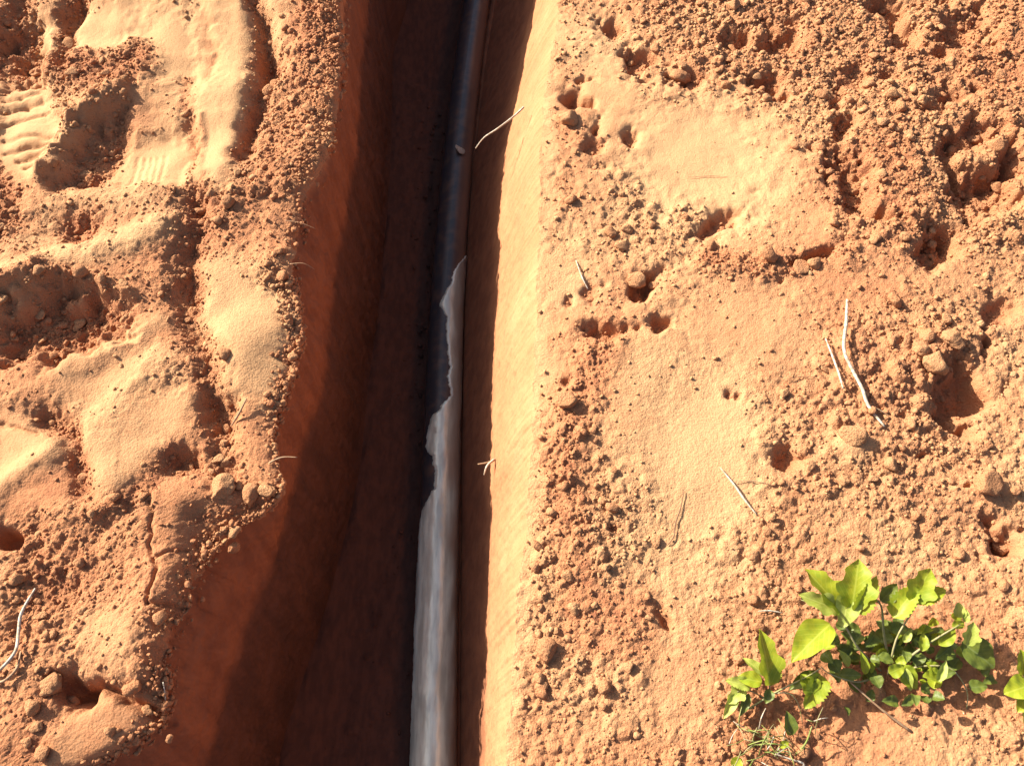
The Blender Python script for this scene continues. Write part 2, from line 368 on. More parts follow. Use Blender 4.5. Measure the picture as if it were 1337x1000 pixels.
M_LEAF_DARK = plain('shaded leaf', (.09, .12, .018), .5, (.15, .18, .025), 90, .25, .4)  # dark copy of the leaf: undergrowth shade is put into its colour
M_BLADE = plain('dry grass blade', (.20, .26, .05), .6, (.30, .28, .12), 60, .2)

# ------------------------------------------------------------------ ground sheets and trench
fr = ys[:, None]
def cols(a, b, n, bias=1.0):
    t = np.linspace(0, 1, n)[None, :] ** bias
    return a[:, None] + (b - a)[:, None] * t
outL = np.cumsum(np.geomspace(.004, 3.2, 22))[::-1]
XL = np.concatenate([(-wv - .05)[:, None] - outL[None, :], cols(-wv - .05, rl, 380)], 1)
XR = np.concatenate([cols(rr, wv + .05, 490), (wv + .05)[:, None] + outL[::-1][None, :]], 1)
def bank(X, rim, side):
    Y = np.broadcast_to(fr, X.shape).copy()
    z, R, C = relief(X.ravel(), Y.ravel()); z = z.reshape(X.shape); R = R.reshape(X.shape); C = C.reshape(X.shape)
    d = np.abs(X - rim[:, None])
    z -= (.022 if side < 0 else .005) * np.exp(-d / (.020 if side < 0 else .03)) * (1 + (.6 if side < 0 else 0) * fbm(X, Y, 16, 2, 440))      # broken, rounded lip
    return X, Y, z, C, R
gl = bank(XL, rl, -1); gr_ = bank(XR, rr, 1)
zl = gl[2][:, -1]; zr = gr_[2][:, 0]
def wall(x0, z0, xm, zm, x1, z1, n1, n2, s, rough):
    t1 = np.linspace(0, 1, n1)[None, :]; t2 = np.linspace(0, 1, n2)[None, 1:]
    e = t1 ** .8
    X = np.concatenate([x0[:, None] + (xm - x0)[:, None] * e, xm[:, None] + (x1 - xm)[:, None] * t2], 1)
    Z = np.concatenate([z0[:, None] + (zm - z0[:, None]) * t1, zm + (z1 - zm) * t2 + 0 * xm[:, None]], 1)
    Y = np.broadcast_to(fr, X.shape).copy()
    fade = np.minimum(1, np.arange(X.shape[1]) / 6.0)[None, :] * np.minimum(1, np.arange(X.shape[1])[::-1] / 4.0)[None, :]
    N = rough * fbm(Y, Z * .35, 9, 4, s) + rough * .35 * fbm(Y, Z, 45, 3, s + 7) + rough * .12 * fbm(Y, Z, 160, 2, s + 9)
    X = X + N * fade
    return X, Y, Z
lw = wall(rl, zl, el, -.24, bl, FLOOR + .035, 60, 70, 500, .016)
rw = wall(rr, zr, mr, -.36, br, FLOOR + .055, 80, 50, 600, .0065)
fX = cols(bl, br, 90); fY = np.broadcast_to(fr, fX.shape).copy()
tf = np.linspace(0, 1, 90)[None, :]
dr = br[:, None] - fX                                      # loose soil fills the gap between pipe and right wall
fz = FLOOR + .012 * fbm(fX, fY, 9, 4, 700) + .005 * domes(fX, fY, .03, 720, .3) + .0012 * fbm(fX, fY, 90, 2, 710) + 0
edge = np.minimum(1, np.minimum(np.arange(90), np.arange(90)[::-1]) / 4.0)[None, :]
fz = FLOOR + (fz - FLOOR) * edge + .035 * sst(.13, .0, fX - bl[:, None]) + .055 * sst(.075, .004, dr + .006 * fbm(fX, fY, 20, 2, 711))
lt = np.abs(lw[2]); left_shade = .5 * sst(.01, -.035, lw[2] + .02 * fbm(lw[1], lw[2], 8, 3, 35)) + .5 * sst(-.195, -.290, lw[2] + .012 * fbm(lw[1], lw[2], 5, 3, 36))  # left wall darkens below the lip: moist soil plus painted shade
Cl = .15 + .25 * fbm(lw[1], lw[2], 6, 3, 33); sheet('trench_wall', *lw, Cl, M_WALL, damp=left_shade)
Cr = np.clip(.30 + rw[2] * .3 + .25 * fbm(rw[1], rw[2], 9, 3, 34), 0, 1); sheet('trench_wall', *rw, Cr, M_WALL, damp=.5 * sst(-.28, -.44, rw[2] + .03 * fbm(rw[1], rw[2], 8, 3, 37)))  # right wall darker below the sun's edge, shade painted into the colour
sheet('ground', gl[0], gl[1], gl[2], gl[3], M_SOIL, rough=gl[4])
sheet('ground', gr_[0], gr_[1], gr_[2], gr_[3], M_SOIL, rough=gr_[4])
sheet('trench_floor', fX, fY, fz, fX * 0, M_WALL, damp=1 - .5 * sst(.07, .0, dr))  # darkest tone on the floor, trench shade included in the colour

def surf(x, y):
    z, R, C = relief(np.array([x], float), np.array([y], float)); return float(z[0])

# ------------------------------------------------------------------ clod meshes
def clod_arrays(sub, seed, rough=.28):
    bm = bmesh.new(); bmesh.ops.create_icosphere(bm, subdivisions=sub, radius=1)
    v = np.array([p.co[:] for p in bm.verts]); f = np.array([[q.index for q in p.verts] for p in bm.faces]); bm.free()
    r = np.random.default_rng(seed)
    m = np.ones(len(v))
    for k in range(9):                                     # chopped by planes: angular lumps
        n = r.normal(size=3); n /= np.linalg.norm(n); d = v @ n; cut = .55 + .28 * r.random()
        m = np.minimum(m, np.where(d > cut, cut / np.maximum(d, 1e-3), 1))
    v = v * m[:, None]
    if sub > 1:
        v *= (1 + rough * .5 * fbm(v[:, 0] * 1.0 + seed, v[:, 1] + v[:, 2] * 1.7, 1.6, 3, seed))[:, None]
    if sub > 2: v *= (1 + .10 * fbm(v[:, 0] * 1.3 + v[:, 2], v[:, 1] - v[:, 2] * .8, 2.6, 4, seed + 5, .65))[:, None]
    v *= (1 + .35 * r.random(), .8 + .3 * r.random(), .62 + .2 * r.random())
    return v, f
def clod_mesh(name, sub, seed, mat):
    v, f = clod_arrays(sub, seed)
    me = bpy.data.meshes.new(name); me.from_pydata(v.tolist(), [], f.tolist())
    at = me.attributes.new('dust', 'FLOAT', 'POINT'); at.data.foreach_set('value', np.full(len(v), .35 + .35 * random.random(), np.float32))
    me.materials.append(mat); at = me.attributes.new('rough', 'FLOAT', 'POINT'); at.data.foreach_set('value', np.full(len(v), 1.0, np.float32))
    if sub > 2: me.polygons.foreach_set('use_smooth', np.ones(len(f), bool))
    return me
def tag(o, label, cat, group=None):
    o['label'] = label; o['category'] = cat
    if group: o['group'] = group
BIG = [clod_mesh('big_clod', 4, 40 + k, M_SOIL) for k in range(5)]
MED = [clod_mesh('clod', 3, 60 + k, M_SOIL) for k in range(8)]
def clod(px, py, size, label, z=None, mesh=None, flat=1.0, sink=.42, name='earth_clod', group='earth clods lying on the banks'):
    x, y = spot(px, py, z or 0); r = size * scale_at(px, py, z or 0) * .5
    zz = surf(x, y) if z is None else z
    o = bpy.data.objects.new(name, mesh or random.choice(BIG if size > 22 else MED)); COL.objects.link(o)
    o.location = (x, y, zz + r * (.7 - sink)); o.scale = (r, r, r * flat); o.rotation_euler = (random.uniform(-.4, .4), random.uniform(-.4, .4), random.uniform(0, 6.28))
    tag(o, label, 'clod', group); return o
clod(1216, 478, 40, 'large knobbly orange clod beside the deepest dark hollow on the right bank')
clod(1238, 452, 30, 'lumpy clod at the upper edge of the dark hollow on the right bank')
clod(1196, 462, 24, 'rounded clod touching the left side of the large knobbly clod')
clod(1205, 445, 20, 'small clod just above the large knobbly clod on the right bank')
clod(832, 360, 32, 'rounded clod with a curved dark gap under it, midway down near the trench')
clod(857, 368, 16, 'thin curved crumb closing the dark gap beside the rounded clod')
clod(742, 158, 28, 'flat orange clod right below the round dark hole near the top of the right bank')
clod(712, 850, 30, 'blocky tan clod near the trench rim at the lower part of the right bank')
clod(1284, 636, 36, 'broad rounded clod near the right edge, above the green weed')
clod(1108, 575, 34, 'broad pale clod just below the longest white straw', flat=.7)
clod(1166, 398, 20, 'small angular clod to the upper right of the longest white straw')
clod(1188, 557, 18, 'dark red round clod to the right of the foot of the longest straw')
clod(1112, 262, 20, 'clod at the foot of the slanted dark slot on the upper right bank')
clod(1136, 236, 18, 'oval clod just right of the slanted dark slot')
clod(1326, 254, 28, 'pale clod by the dark hollow at the upper right edge')
clod(1152, 18, 30, 'rounded clod at the very top of the right bank')
clod(750, 795, 20, 'small tan clod above the blocky clod near the trench rim')
clod(705, 885, 18, 'small reddish clod below the blocky clod near the trench rim')
clod(706, 905, 16, 'lowest of the three clods under the blocky clod at the rim')
clod(740, 530, 26, 'sunlit clod in the strip of red crumbs beside the trench')
clod(890, 96, 26, 'smooth sunlit clod above the large pale patch')
clod(1150, 905, 24, 'red clod in the shade under the green weed')
clod(1210, 925, 20, 'small clod in front of the shaded foot of the weed')
clod(1000, 340, 24, 'flat cracked clod left of the dark crack on the right bank')
clod(1045, 350, 26, 'flat slab of soil under the dark crack on the right bank', flat=.6)
clod(1320, 705, 26, 'clod half in shade at the right edge above the weed')
clod(296, 466, 22, 'smooth oval clod on the pale strip of the left bank', flat=.8)
clod(288, 632, 36, 'largest clod wedged in the broken notch of the left rim')
clod(322, 640, 28, 'tilted clod beside the largest clod in the left rim notch')
clod(279, 592, 16, 'round grey brown pebble of soil in the dark rim notch')
clod(306, 694, 17, 'upper of two small clods hanging on the left trench edge', z=-.03)
clod(306, 716, 15, 'lower of two small clods hanging on the left trench edge', z=-.05)
clod(350, 640, 24, 'elongated clod at the tip of the crumbled left rim', z=-.02)
clod(66, 888, 42, 'large block of red soil beside the dark hollow at lower left')
clod(48, 925, 22, 'reddish clod below the large block at lower left')
clod(184, 926, 17, 'small clod sitting at the end of the crack in the left bank')
clod(176, 898, 22, 'crumbly clod above the crack at the lower left rim')
clod(145, 955, 15, 'crumb on the slab below the crack in the left bank')
clod(378, 420, 12, 'small pale pebble on the left rim, upper of three', z=-.01)
clod(383, 466, 12, 'small pale pebble on the left rim, middle of three', z=-.02)
clod(382, 492, 12, 'small pale pebble on the left rim, lowest of three', z=-.03)
clod(222, 965, 11, 'small pale pebble stuck on the shaded left wall near the bottom', z=-.03)

# generic individual clods, named after the landmark they lie next to
MARKS = [(222, 62, 'the round pale heel print'), (295, 90, 'the long pale shoe print'), (40, 165, 'the fan of tread lines'), (200, 205, 'the short grooved print'), (105, 300, 'the ridges under the prints'),
         (85, 430, 'the big dark pit'), (325, 440, 'the pale strip by the left rim'), (200, 590, 'the smooth slope of the left bank'), (295, 600, 'the broken left rim notch'), (220, 740, 'the cracked lower left rim'),
         (25, 820, 'the bent twig'), (90, 900, 'the dark hollow at lower left'), (746, 127, 'the round dark hole'), (910, 200, 'the large pale patch'), (800, 30, 'the top end of the right rim'), (1000, 60, 'the dark dent at top centre'),
         (1118, 246, 'the slanted dark slot'), (1245, 60, 'the dark hollows at top right'), (1300, 240, 'the hollow by the right edge'), (838, 365, 'the rounded clod with a dark gap'), (1068, 333, 'the dark crack'),
         (1105, 460, 'the longest white straw'), (1252, 512, 'the deepest dark hollow'), (750, 560, 'the strip of red crumbs'), (960, 520, 'the pair of tiny holes'), (965, 640, 'the thin straw'), (1284, 636, 'the broad rounded clod'),
         (870, 812, 'the narrow dark slit'), (712, 850, 'the blocky rim clod'), (1000, 860, 'the small weed'), (1180, 850, 'the sprawling weed'), (880, 940, 'the bottom middle of the bank')]
REG = [(0, 455, 0, 330, 34), (0, 380, 330, 640, 34), (0, 240, 640, 1000, 30), (725, 1020, 0, 330, 40), (1020, 1337, 0, 330, 52), (715, 1337, 330, 700, 40), (690, 1337, 700, 1000, 36)]
cand = []
for x0, x1, y0, y1, n in REG:
    k = 0; tries = 0
    while k < n and tries < 4000:
        tries += 1
        px = random.uniform(x0, x1); py = random.uniform(y0, y1); x, y = spot(px, py)
        if x < 0 and x > float(f_rl(np.array([y]))[0]) - .012: continue
        if any(math.hypot(px - q[0], py - q[1]) < 18 for q in cand): continue
        z, R, C = relief(np.array([x]), np.array([y]))
        if R[0] < .5 or random.random() > R[0]: continue
        cand.append((px, py, random.choice((9, 10, 11, 12, 14, 16)) if random.random() < .8 else random.uniform(16, 21))); k += 1
cells = {}
for px, py, s_ in cand:
    mx, my, nm = min(MARKS, key=lambda q: math.hypot(px - q[0], py - q[1]))
    dx, dy = px - mx, py - my
    d = ('right of' if dx > 0 else 'left of') if abs(dx) > abs(dy) else ('below' if dy > 0 else 'above')
    cells.setdefault((d, nm), []).append((math.hypot(dx, dy), px, py, s_))
RANK = ['nearest', 'second nearest', 'third nearest', 'fourth nearest', 'fifth nearest', 'sixth nearest', 'seventh nearest', 'eighth nearest', 'ninth nearest', 'tenth nearest', 'eleventh nearest', 'twelfth nearest', 'thirteenth nearest', 'fourteenth nearest', 'fifteenth nearest', 'sixteenth nearest']
for (d, nm), lst in cells.items():
    for k, (_, px, py, s_) in enumerate(sorted(lst)):
        lab = 'small orange clod %s %s' % (d, nm) if len(lst) == 1 else '%s small orange clod %s %s' % (RANK[min(k, 15)], d, nm)
        clod(px, py, s_, lab, mesh=random.choice(MED), flat=random.uniform(.7, 1.1), group='small clods around ' + nm)

# uncountable crumbs: one joined mesh
def crumbs(name, n, smin, smax, sub, seed, mat, floor=False, rim=False):
    r = np.random.default_rng(seed)
    # positions over the visible banks
    m = n * 5
    y = r.random(m) ** .85 * 2.65 - .13
    x = (r.random(m) * 2 - 1) * (1.08 + .35 * np.clip(y, 0, 9))
    bl_ = f_rl(y); br_ = f_rr(y)
    if floor:
        x = f_el(y) + .05 + (f_br(y) - f_el(y) - .05) * r.random(m); z = np.full(m, FLOOR + .006); ok = r.random(m) < .4; C = np.zeros(m)
    else:
        z, R, C = relief(x, y)
        ok = ((x < bl_ - .004) | (x > br_ + .004)) & (r.random(m) < np.clip(R * 1.25 - .17, .008, 1) ** 1.5)
    if rim:
        tt = r.random(m) ** 2 * .16; off_ = np.abs(r.normal(size=m)) * .016; inn = r.random(m) < .5
        xr_ = np.interp(y, ys, rl); xe_ = np.interp(y, ys, el)
        x = np.where(inn, xr_ - off_, xr_ + (xe_ - xr_) * tt ** .8 + .002)
        zb = relief(xr_ - off_, y)[0]; z = np.where(inn, zb - .022 * np.exp(-off_ / .02), -.02 - .24 * tt); C = np.full(m, .2)
        ok = r.random(m) < np.clip(.35 + 1.2 * vnoise(y * 9, y * 0, 5), .05, 1)
    idx = np.nonzero(ok)[0][:n]; x = x[idx]; y = y[idx]; z = z[idx]; C = C[idx]; n = len(idx)
    size = smin + (smax - smin) * r.random(n) ** 3
    size *= (.75 + .25 * y)                                 # finer close up where detail shows
    protos = [clod_arrays(sub, 900 + k) for k in range(10)]
    pick = r.integers(0, 10, n); V = []; F = []; A = []; off = 0
    for k in range(10):
        pv, pf = protos[k]; s = np.nonzero(pick == k)[0]
        if not len(s): continue
        a = r.random(len(s)) * 6.283; ca, sa = np.cos(a), np.sin(a); tl = r.normal(size=len(s)) * .6
        px_, py_, pz_ = pv[:, 0][None, :], pv[:, 1][None, :], pv[:, 2][None, :]
        ty = py_ * np.cos(tl)[:, None] - pz_ * np.sin(tl)[:, None]; tz = py_ * np.sin(tl)[:, None] + pz_ * np.cos(tl)[:, None]
        X = px_ * ca[:, None] - ty * sa[:, None]; Y = px_ * sa[:, None] + ty * ca[:, None]
        sz = size[s][:, None]
        vv = np.stack([X * sz + x[s][:, None], Y * sz + y[s][:, None], tz * sz + z[s][:, None] + sz * .18], -1).reshape(-1, 3)
        ff = (pf[None] + (np.arange(len(s)) * len(pv))[:, None, None]).reshape(-1, 3) + off
        V.append(vv); F.append(ff); off += len(vv); A.append(np.repeat(np.clip(C[s] * .9 + .08 + r.normal(size=len(s)) * .15, 0, 1), len(pv)))
    V = np.concatenate(V).astype(np.float32); F = np.concatenate(F).astype(np.int32); A = np.concatenate(A).astype(np.float32)
    me = bpy.data.meshes.new(name); me.vertices.add(len(V)); me.vertices.foreach_set('co', V.ravel())
    me.loops.add(F.size); me.loops.foreach_set('vertex_index', F.ravel())
    me.polygons.add(len(F)); me.polygons.foreach_set('loop_start', np.arange(0, F.size, 3, dtype=np.int32)); me.update(calc_edges=True)
    at = me.attributes.new('dust', 'FLOAT', 'POINT'); at.data.foreach_set('value', A); me.materials.append(mat)
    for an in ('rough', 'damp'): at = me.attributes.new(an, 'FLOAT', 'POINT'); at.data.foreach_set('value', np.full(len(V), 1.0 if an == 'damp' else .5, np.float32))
    o = bpy.data.objects.new(name, me); COL.objects.link(o); o['kind'] = 'stuff'; return o
o = crumbs('soil_crumbs', 47000, .0016, .0058, 1, 5, M_SOIL); tag(o, 'fine red brown soil crumbs strewn over both banks', 'soil crumbs')
o = crumbs('soil_crumbs', 2600, .004, .010, 2, 6, M_SOIL); tag(o, 'coarser red soil crumbs heaped in the rough parts of both banks', 'soil crumbs')
o = crumbs('rim_crumbs', 2600, .002, .009, 2, 21, M_SOIL, rim=True); tag(o, 'loose crumbs clinging to the broken lip of the left bank', 'soil crumbs')
o = crumbs('floor_crumbs', 420, .003, .009, 1, 8, M_WALL, True); tag(o, 'dark soil crumbs on the shaded trench floor', 'soil crumbs')

# ------------------------------------------------------------------ pipe with its coat of dried mud
PR = .055; PZ = FLOOR + PR + .004
PC = [(640, -140), (628, -40), (621, 10), (609, 100), (598, 200), (590, 300), (583, 400), (579, 500), (576, 600), (573, 700), (570, 800), (568, 900), (566, 1000), (564, 1150)]
f_pc0 = curve(PC, PZ)
def smooth_fn(f, y, w=.12):
    return sum(f(y + d) for d in np.linspace(-w, w, 9)) / 9
def f_pc(y): return smooth_fn(f_pc0, y)
def pipe_sheet(name, y0, y1, ny, a0, a1, na, r_fn, mat, parent=None, close=False):
    yy = np.linspace(y0, y1, ny)[:, None]; tt = np.linspace(0, 1, na)[None, :]
    A0 = a0(yy) if callable(a0) else a0 + 0 * yy; A1 = a1(yy) if callable(a1) else a1 + 0 * yy
    a = A0 + (A1 - A0) * tt; rr_ = r_fn(yy, a, tt)
    X = f_pc(yy) + np.sin(a) * rr_; Z = PZ + np.cos(a) * rr_; Y = np.broadcast_to(yy, X.shape)
    nr, nc = X.shape; co = np.stack([X, Y, Z], -1).reshape(-1, 3)
    i = np.arange((nr - 1) * nc).reshape(nr - 1, nc)[:, :-1]; f = np.stack([i, i + nc, i + 1 + nc, i + 1], -1).reshape(-1, 4)[:, ::-1]
    me = bpy.data.meshes.new(name); me.from_pydata(co.tolist(), [], f.tolist()); me.polygons.foreach_set('use_smooth', np.ones(len(f), bool)); me.materials.append(mat)
    o = bpy.data.objects.new(name, me); COL.objects.link(o); o.parent = parent; return o
t = NT('black plastic pipe'); b = t.n('ShaderNodeBsdfPrincipled')
pos = t.n('ShaderNodeNewGeometry').outputs['Position']; nd = t.n('ShaderNodeTexNoise'); nd.inputs['Scale'].default_value = 30; nd.inputs['Detail'].default_value = 5; t.l(pos, nd.inputs['Vector'])
pd = t.n('ShaderNodeAttribute', attribute_name='dust').outputs['Fac']
t.l(t.mix(pd, t.mix(t.ramp(nd.outputs[0], .4, .8), (.030, .034, .042), (.10, .07, .055)), (.30, .15, .09)), b.inputs['Base Color']); b.inputs['Roughness'].default_value = .38
o_ = t.n('ShaderNodeOutputMaterial'); t.l(b.outputs[0], o_.inputs[0]); M_PIPE = t.m
t = NT('dried grey mud film'); b = t.n('ShaderNodeBsdfPrincipled'); pos = t.n('ShaderNodeNewGeometry').outputs['Position']
mp = t.n('ShaderNodeMapping'); mp.inputs['Scale'].default_value = (1, .14, 1); t.l(pos, mp.inputs['Vector'])
nd = t.n('ShaderNodeTexNoise'); nd.inputs['Scale'].default_value = 55; nd.inputs['Detail'].default_value = 6; t.l(mp.outputs[0], nd.inputs['Vector'])
md = t.n('ShaderNodeAttribute', attribute_name='dust').outputs['Fac']
t.l(t.mix(md, t.mix(t.ramp(nd.outputs[0], .36, .66), (.52, .57, .47), (.84, .93, .78)), (.42, .27, .18)), b.inputs['Base Color']); b.inputs['Roughness'].default_value = .30; b.inputs['Metallic'].default_value = .2; b.inputs['IOR'].default_value = 1.9
bp = t.n('ShaderNodeBump'); bp.inputs['Strength'].default_value = .5; bp.inputs['Distance'].default_value = .002; t.l(nd.outputs[0], bp.inputs['Height']); t.l(bp.outputs[0], b.inputs['Normal'])
o_ = t.n('ShaderNodeOutputMaterial'); t.l(b.outputs[0], o_.inputs[0]); M_MUD = t.m
pipe = pipe_sheet('water_pipe', -2.5, 9, 500, 0, 2 * math.pi, 33, lambda y, a, t: PR + 0 * a, M_PIPE)
pa = np.tile(np.linspace(0, 2 * math.pi, 33), 500); ny_ = np.repeat(np.linspace(-2.5, 9, 500), 33)
at = pipe.data.attributes.new('dust', 'FLOAT', 'POINT'); at.data.foreach_set('value', (.85 * sst(.15, 1.0, pa + .25 * fbm(ny_, pa * .1, 7, 3, 820)) * sst(3.4, 2.8, pa)).astype(np.float32))
tag(pipe, 'long black plastic pipe partly coated in pale dried mud on the trench floor', 'pipe')
def spot_y(py, z=PZ + .03): return spot(580, py, z)[1]
bp_pts = sorted([(spot_y(py), a) for py, a in [(1300, -1.5), (1000, -1.45), (800, -1.4), (720, -1.35), (690, -1.3), (668, -1.05), (655, -.55), (640, -.35), (622, -.25), (600, -.25), (590, -.70), (572, -.85), (550, -.55), (535, 0), (520, .55), (500, .32), (470, .28), (440, .12), (420, .20), (405, -.35), (392, -.10), (370, .25), (352, .55), (342, .9), (330, 1.3)]])
BY = np.array([q[0] for q in bp_pts]); BA = np.array([q[1] for q in bp_pts])
def mud_a0(y):
    return np.interp(y, BY, BA) + .16 * fbm(y, y * 0, 28, 3, 801) + .13 * fbm(y, y * 0, 70, 4, 803, .7)
mud = pipe_sheet('mud_coat', spot_y(1300), spot_y(332), 1200, mud_a0, lambda y: np.maximum(1.45, mud_a0(y) + .02), 44,
           lambda y, a, t: PR + .0004 + (.0045 + .0018 * fbm(y + 0 * a, a * .06, 26, 3, 810)) * np.minimum(1, t * 9) ** .5 * np.minimum(1, (1 - t) * 6) ** .5, M_MUD, pipe)
at = mud.data.attributes.new('dust', 'FLOAT', 'POINT'); my = np.repeat(np.linspace(spot_y(1300), spot_y(332), 1200), 44); mt = np.tile(np.linspace(0, 1, 44), 1200)
mv = np.array([v.co[:] for v in mud.data.vertices]); ma = np.arctan2(mv[:, 0] - f_pc(mv[:, 1]), mv[:, 2] - PZ)
at.data.foreach_set('value', (.9 * sst(.25 - .35 * sst(.75, 1.05, my), 1.05, ma + .3 * fbm(my, ma * .1, 9, 3, 830))).astype(np.float32))

# ------------------------------------------------------------------ tubes for straws, roots, stems
def tube(name, pts, radii, mat, parent=None, seg=6, sub=5):
    P3 = [Vector(p) for p in pts]; path = []; rad = []
    n = len(P3)
    for i in range(n - 1):
        p0 = P3[max(i - 1, 0)]; p1 = P3[i]; p2 = P3[i + 1]; p3 = P3[min(i + 2, n - 1)]
        for k in range(sub):
            u = k / sub
            path.append(.5 * ((2 * p1) + (p2 - p0) * u + (2 * p0 - 5 * p1 + 4 * p2 - p3) * u * u + (3 * p1 - p0 - 3 * p2 + p3) * u ** 3)); rad.append(radii[i] + (radii[i + 1] - radii[i]) * u)
    path.append(P3[-1]); rad.append(radii[-1])
    V = []; F = []
    for i, p in enumerate(path):
        d = (path[min(i + 1, len(path) - 1)] - path[max(i - 1, 0)]).normalized(); q = d.to_track_quat('Z', 'Y')
        for k in range(seg):
            a = k * 2 * math.pi / seg; V.append(p + q @ Vector((math.cos(a) * rad[i], math.sin(a) * rad[i], 0)))
    for i in range(len(path) - 1):
        for k in range(seg): F.append((i * seg + k, i * seg + (k + 1) % seg, (i + 1) * seg + (k + 1) % seg, (i + 1) * seg + k))
    F.append(tuple(range(seg))[::-1]); F.append(tuple(range((len(path) - 1) * seg, len(path) * seg)))
    me = bpy.data.meshes.new(name); me.from_pydata([tuple(v) for v in V], [], F); me.polygons.foreach_set('use_smooth', np.ones(len(F), bool)); me.materials.append(mat)
    o = bpy.data.objects.new(name, me); COL.objects.link(o); o.parent = parent; return o
def gp(px, py, up=.004):
    x, y = spot(px, py); return (x, y, surf(x, y) + up)
def lie(name, pts, r, mat, label, cat, lift=None, group=None):
    n = len(pts); lift = lift or [.006] * n
    Q = []
    for (a, b_), h in zip(pts, lift):
        z0 = surf(*spot(a, b_)); x, y = spot(a, b_, z0 + h); Q.append((x, y, max(z0, 0 * z0 - .5) + h))
    rad = [r * (1 if 0 < i < n - 1 else .55) for i in range(n)]
    o = tube(name, Q, rad, mat); tag(o, label, cat, group); return o
st = lie('straw', [(1106, 391), (1105, 420), (1102, 456), (1114, 485), (1126, 508), (1134, 530), (1155, 557)], .0038, M_STRAW, 'longest bleached white straw, kinked in the middle, on the right bank', 'straw', [.028, .026, .018, .014, .012, .010, .004])
o = tube('side_shoot', [spot(1134, 530, .012) + (.012,), spot(1150, 536, .012) + (.012,), spot(1166, 548, .004) + (.004,)], [.0022, .0016, .001], M_ROOT, st)
lie('straw', [(1078, 442), (1088, 468), (1096, 490), (1101, 508)], .0024, M_STRAW, 'short pale straw lying left of the longest straw', 'straw', [.012, .010, .010, .006])
lie('straw', [(940, 610), (958, 632), (972, 652), (988, 672)], .0021, M_STRAW, 'thin pale straw on the smooth yellow patch of the right bank', 'straw', [.006, .008, .008, .004])
lie('rootlet', [(958, 629), (985, 628), (1012, 634)], .0009, M_ROOT, 'hair thin root crossing the straw on the smooth yellow patch', 'root', [.004] * 3)
lie('rootlet', [(893, 640), (889, 662), (882, 684), (880, 700), (871, 712)], .0011, M_DARKROOT, 'dark wavy rootlet on the smooth yellow patch', 'root', [.004] * 5)
lie('rootlet', [(1028, 495), (1046, 492), (1066, 492)], .0010, M_DARKROOT, 'short dark horizontal rootlet left of the two straws', 'root', [.004] * 3)
lie('rootlet', [(752, 340), (760, 362), (768, 378)], .0018, M_STRAW, 'faint pale rootlet near the rim left of the rounded clod', 'root', [.004] * 3)
lie('rootlet', [(900, 232), (925, 230), (950, 231)], .0008, M_ROOT, 'hair thin root lying on the large pale patch at upper right', 'root', [.003] * 3)
lie('straw', [(990, 798), (1005, 797), (1022, 800)], .0016, M_STRAW, 'tiny pale straw to the left of the weed leaves', 'straw', [.006] * 3)
lie('twig', [(46, 768), (28, 800), (24, 826), (20, 850), (2, 872), (-15, 884)], .0032, M_STRAW, 'pale bent twig at the lower left edge of the photo', 'twig', [.006, .014, .018, .02, .012, .008])
lie('twig', [(27, 850), (22, 872), (6, 888), (-12, 892)], .0026, M_ROOT, 'brown twig crossing under the pale bent twig at lower left', 'twig', [.006, .010, .010, .006])
lie('twig', [(322, 520), (312, 540), (302, 556)], .0026, M_ROOT, 'crooked root at the edge of the left rim notch', 'root', [.012, .014, .008])
def air(name, pts, r, mat, label, cat, parent=None):
    Q = [spot(a, b_, z) + (z,) for a, b_, z in pts]; n = len(Q)
    o = tube(name, Q, [r * (1 - .6 * i / (n - 1)) for i in range(n)], mat, parent)
    if label: tag(o, label, cat)
    return o
air('root', [(684, 140, -.05), (671, 152, -.07), (650, 168, -.09), (632, 180, -.12), (621, 194, -.15)], .0034, M_STRAW, 'pale bare root poking out of the right trench wall near the top', 'root')
r1 = air('root', [(652, 596, -.28), (640, 603, -.27), (624, 606, -.26)], .0042, M_ROOT, 'forked pale root stub sticking out of the right trench wall midway down', 'root')
air('side_root', [(645, 600, -.275), (636, 608, -.26), (632, 620, -.27)], .0036, M_STRAW, None, None, r1)
air('root', [(352, 604, -.01), (368, 597, .0), (388, 597, .0)], .0024, M_ROOT, 'brown root jutting over the trench from the crumbled left rim', 'root')
air('rootlet', [(372, 288, 0), (392, 291, 0), (412, 299, -.01)], .0012, M_FRINGE, 'upper pale rootlet fringe on the left rim', 'root')
air('rootlet', [(378, 345, 0), (396, 344, .005), (411, 352, -.01)], .0012, M_FRINGE, 'lower pale rootlet fringe on the left rim', 'root')
air('rootlet', [(436, 965, -.0)][:0] or [(213, 890, -.01), (216, 910, -.02), (215, 925, -.03)], .0012, M_STRAW, 'thin upright rootlet on the shaded left wall near the bottom', 'root')
o = clod(600, 197, 14, 'small whitish flake resting on the dark upper stretch of pipe', z=PZ + PR, mesh=MED[2].copy(), flat=.5, name='pale_flake', group=None)
o.data.materials.clear(); o.data.materials.append(M_STRAW); o['category'] = 'flake'

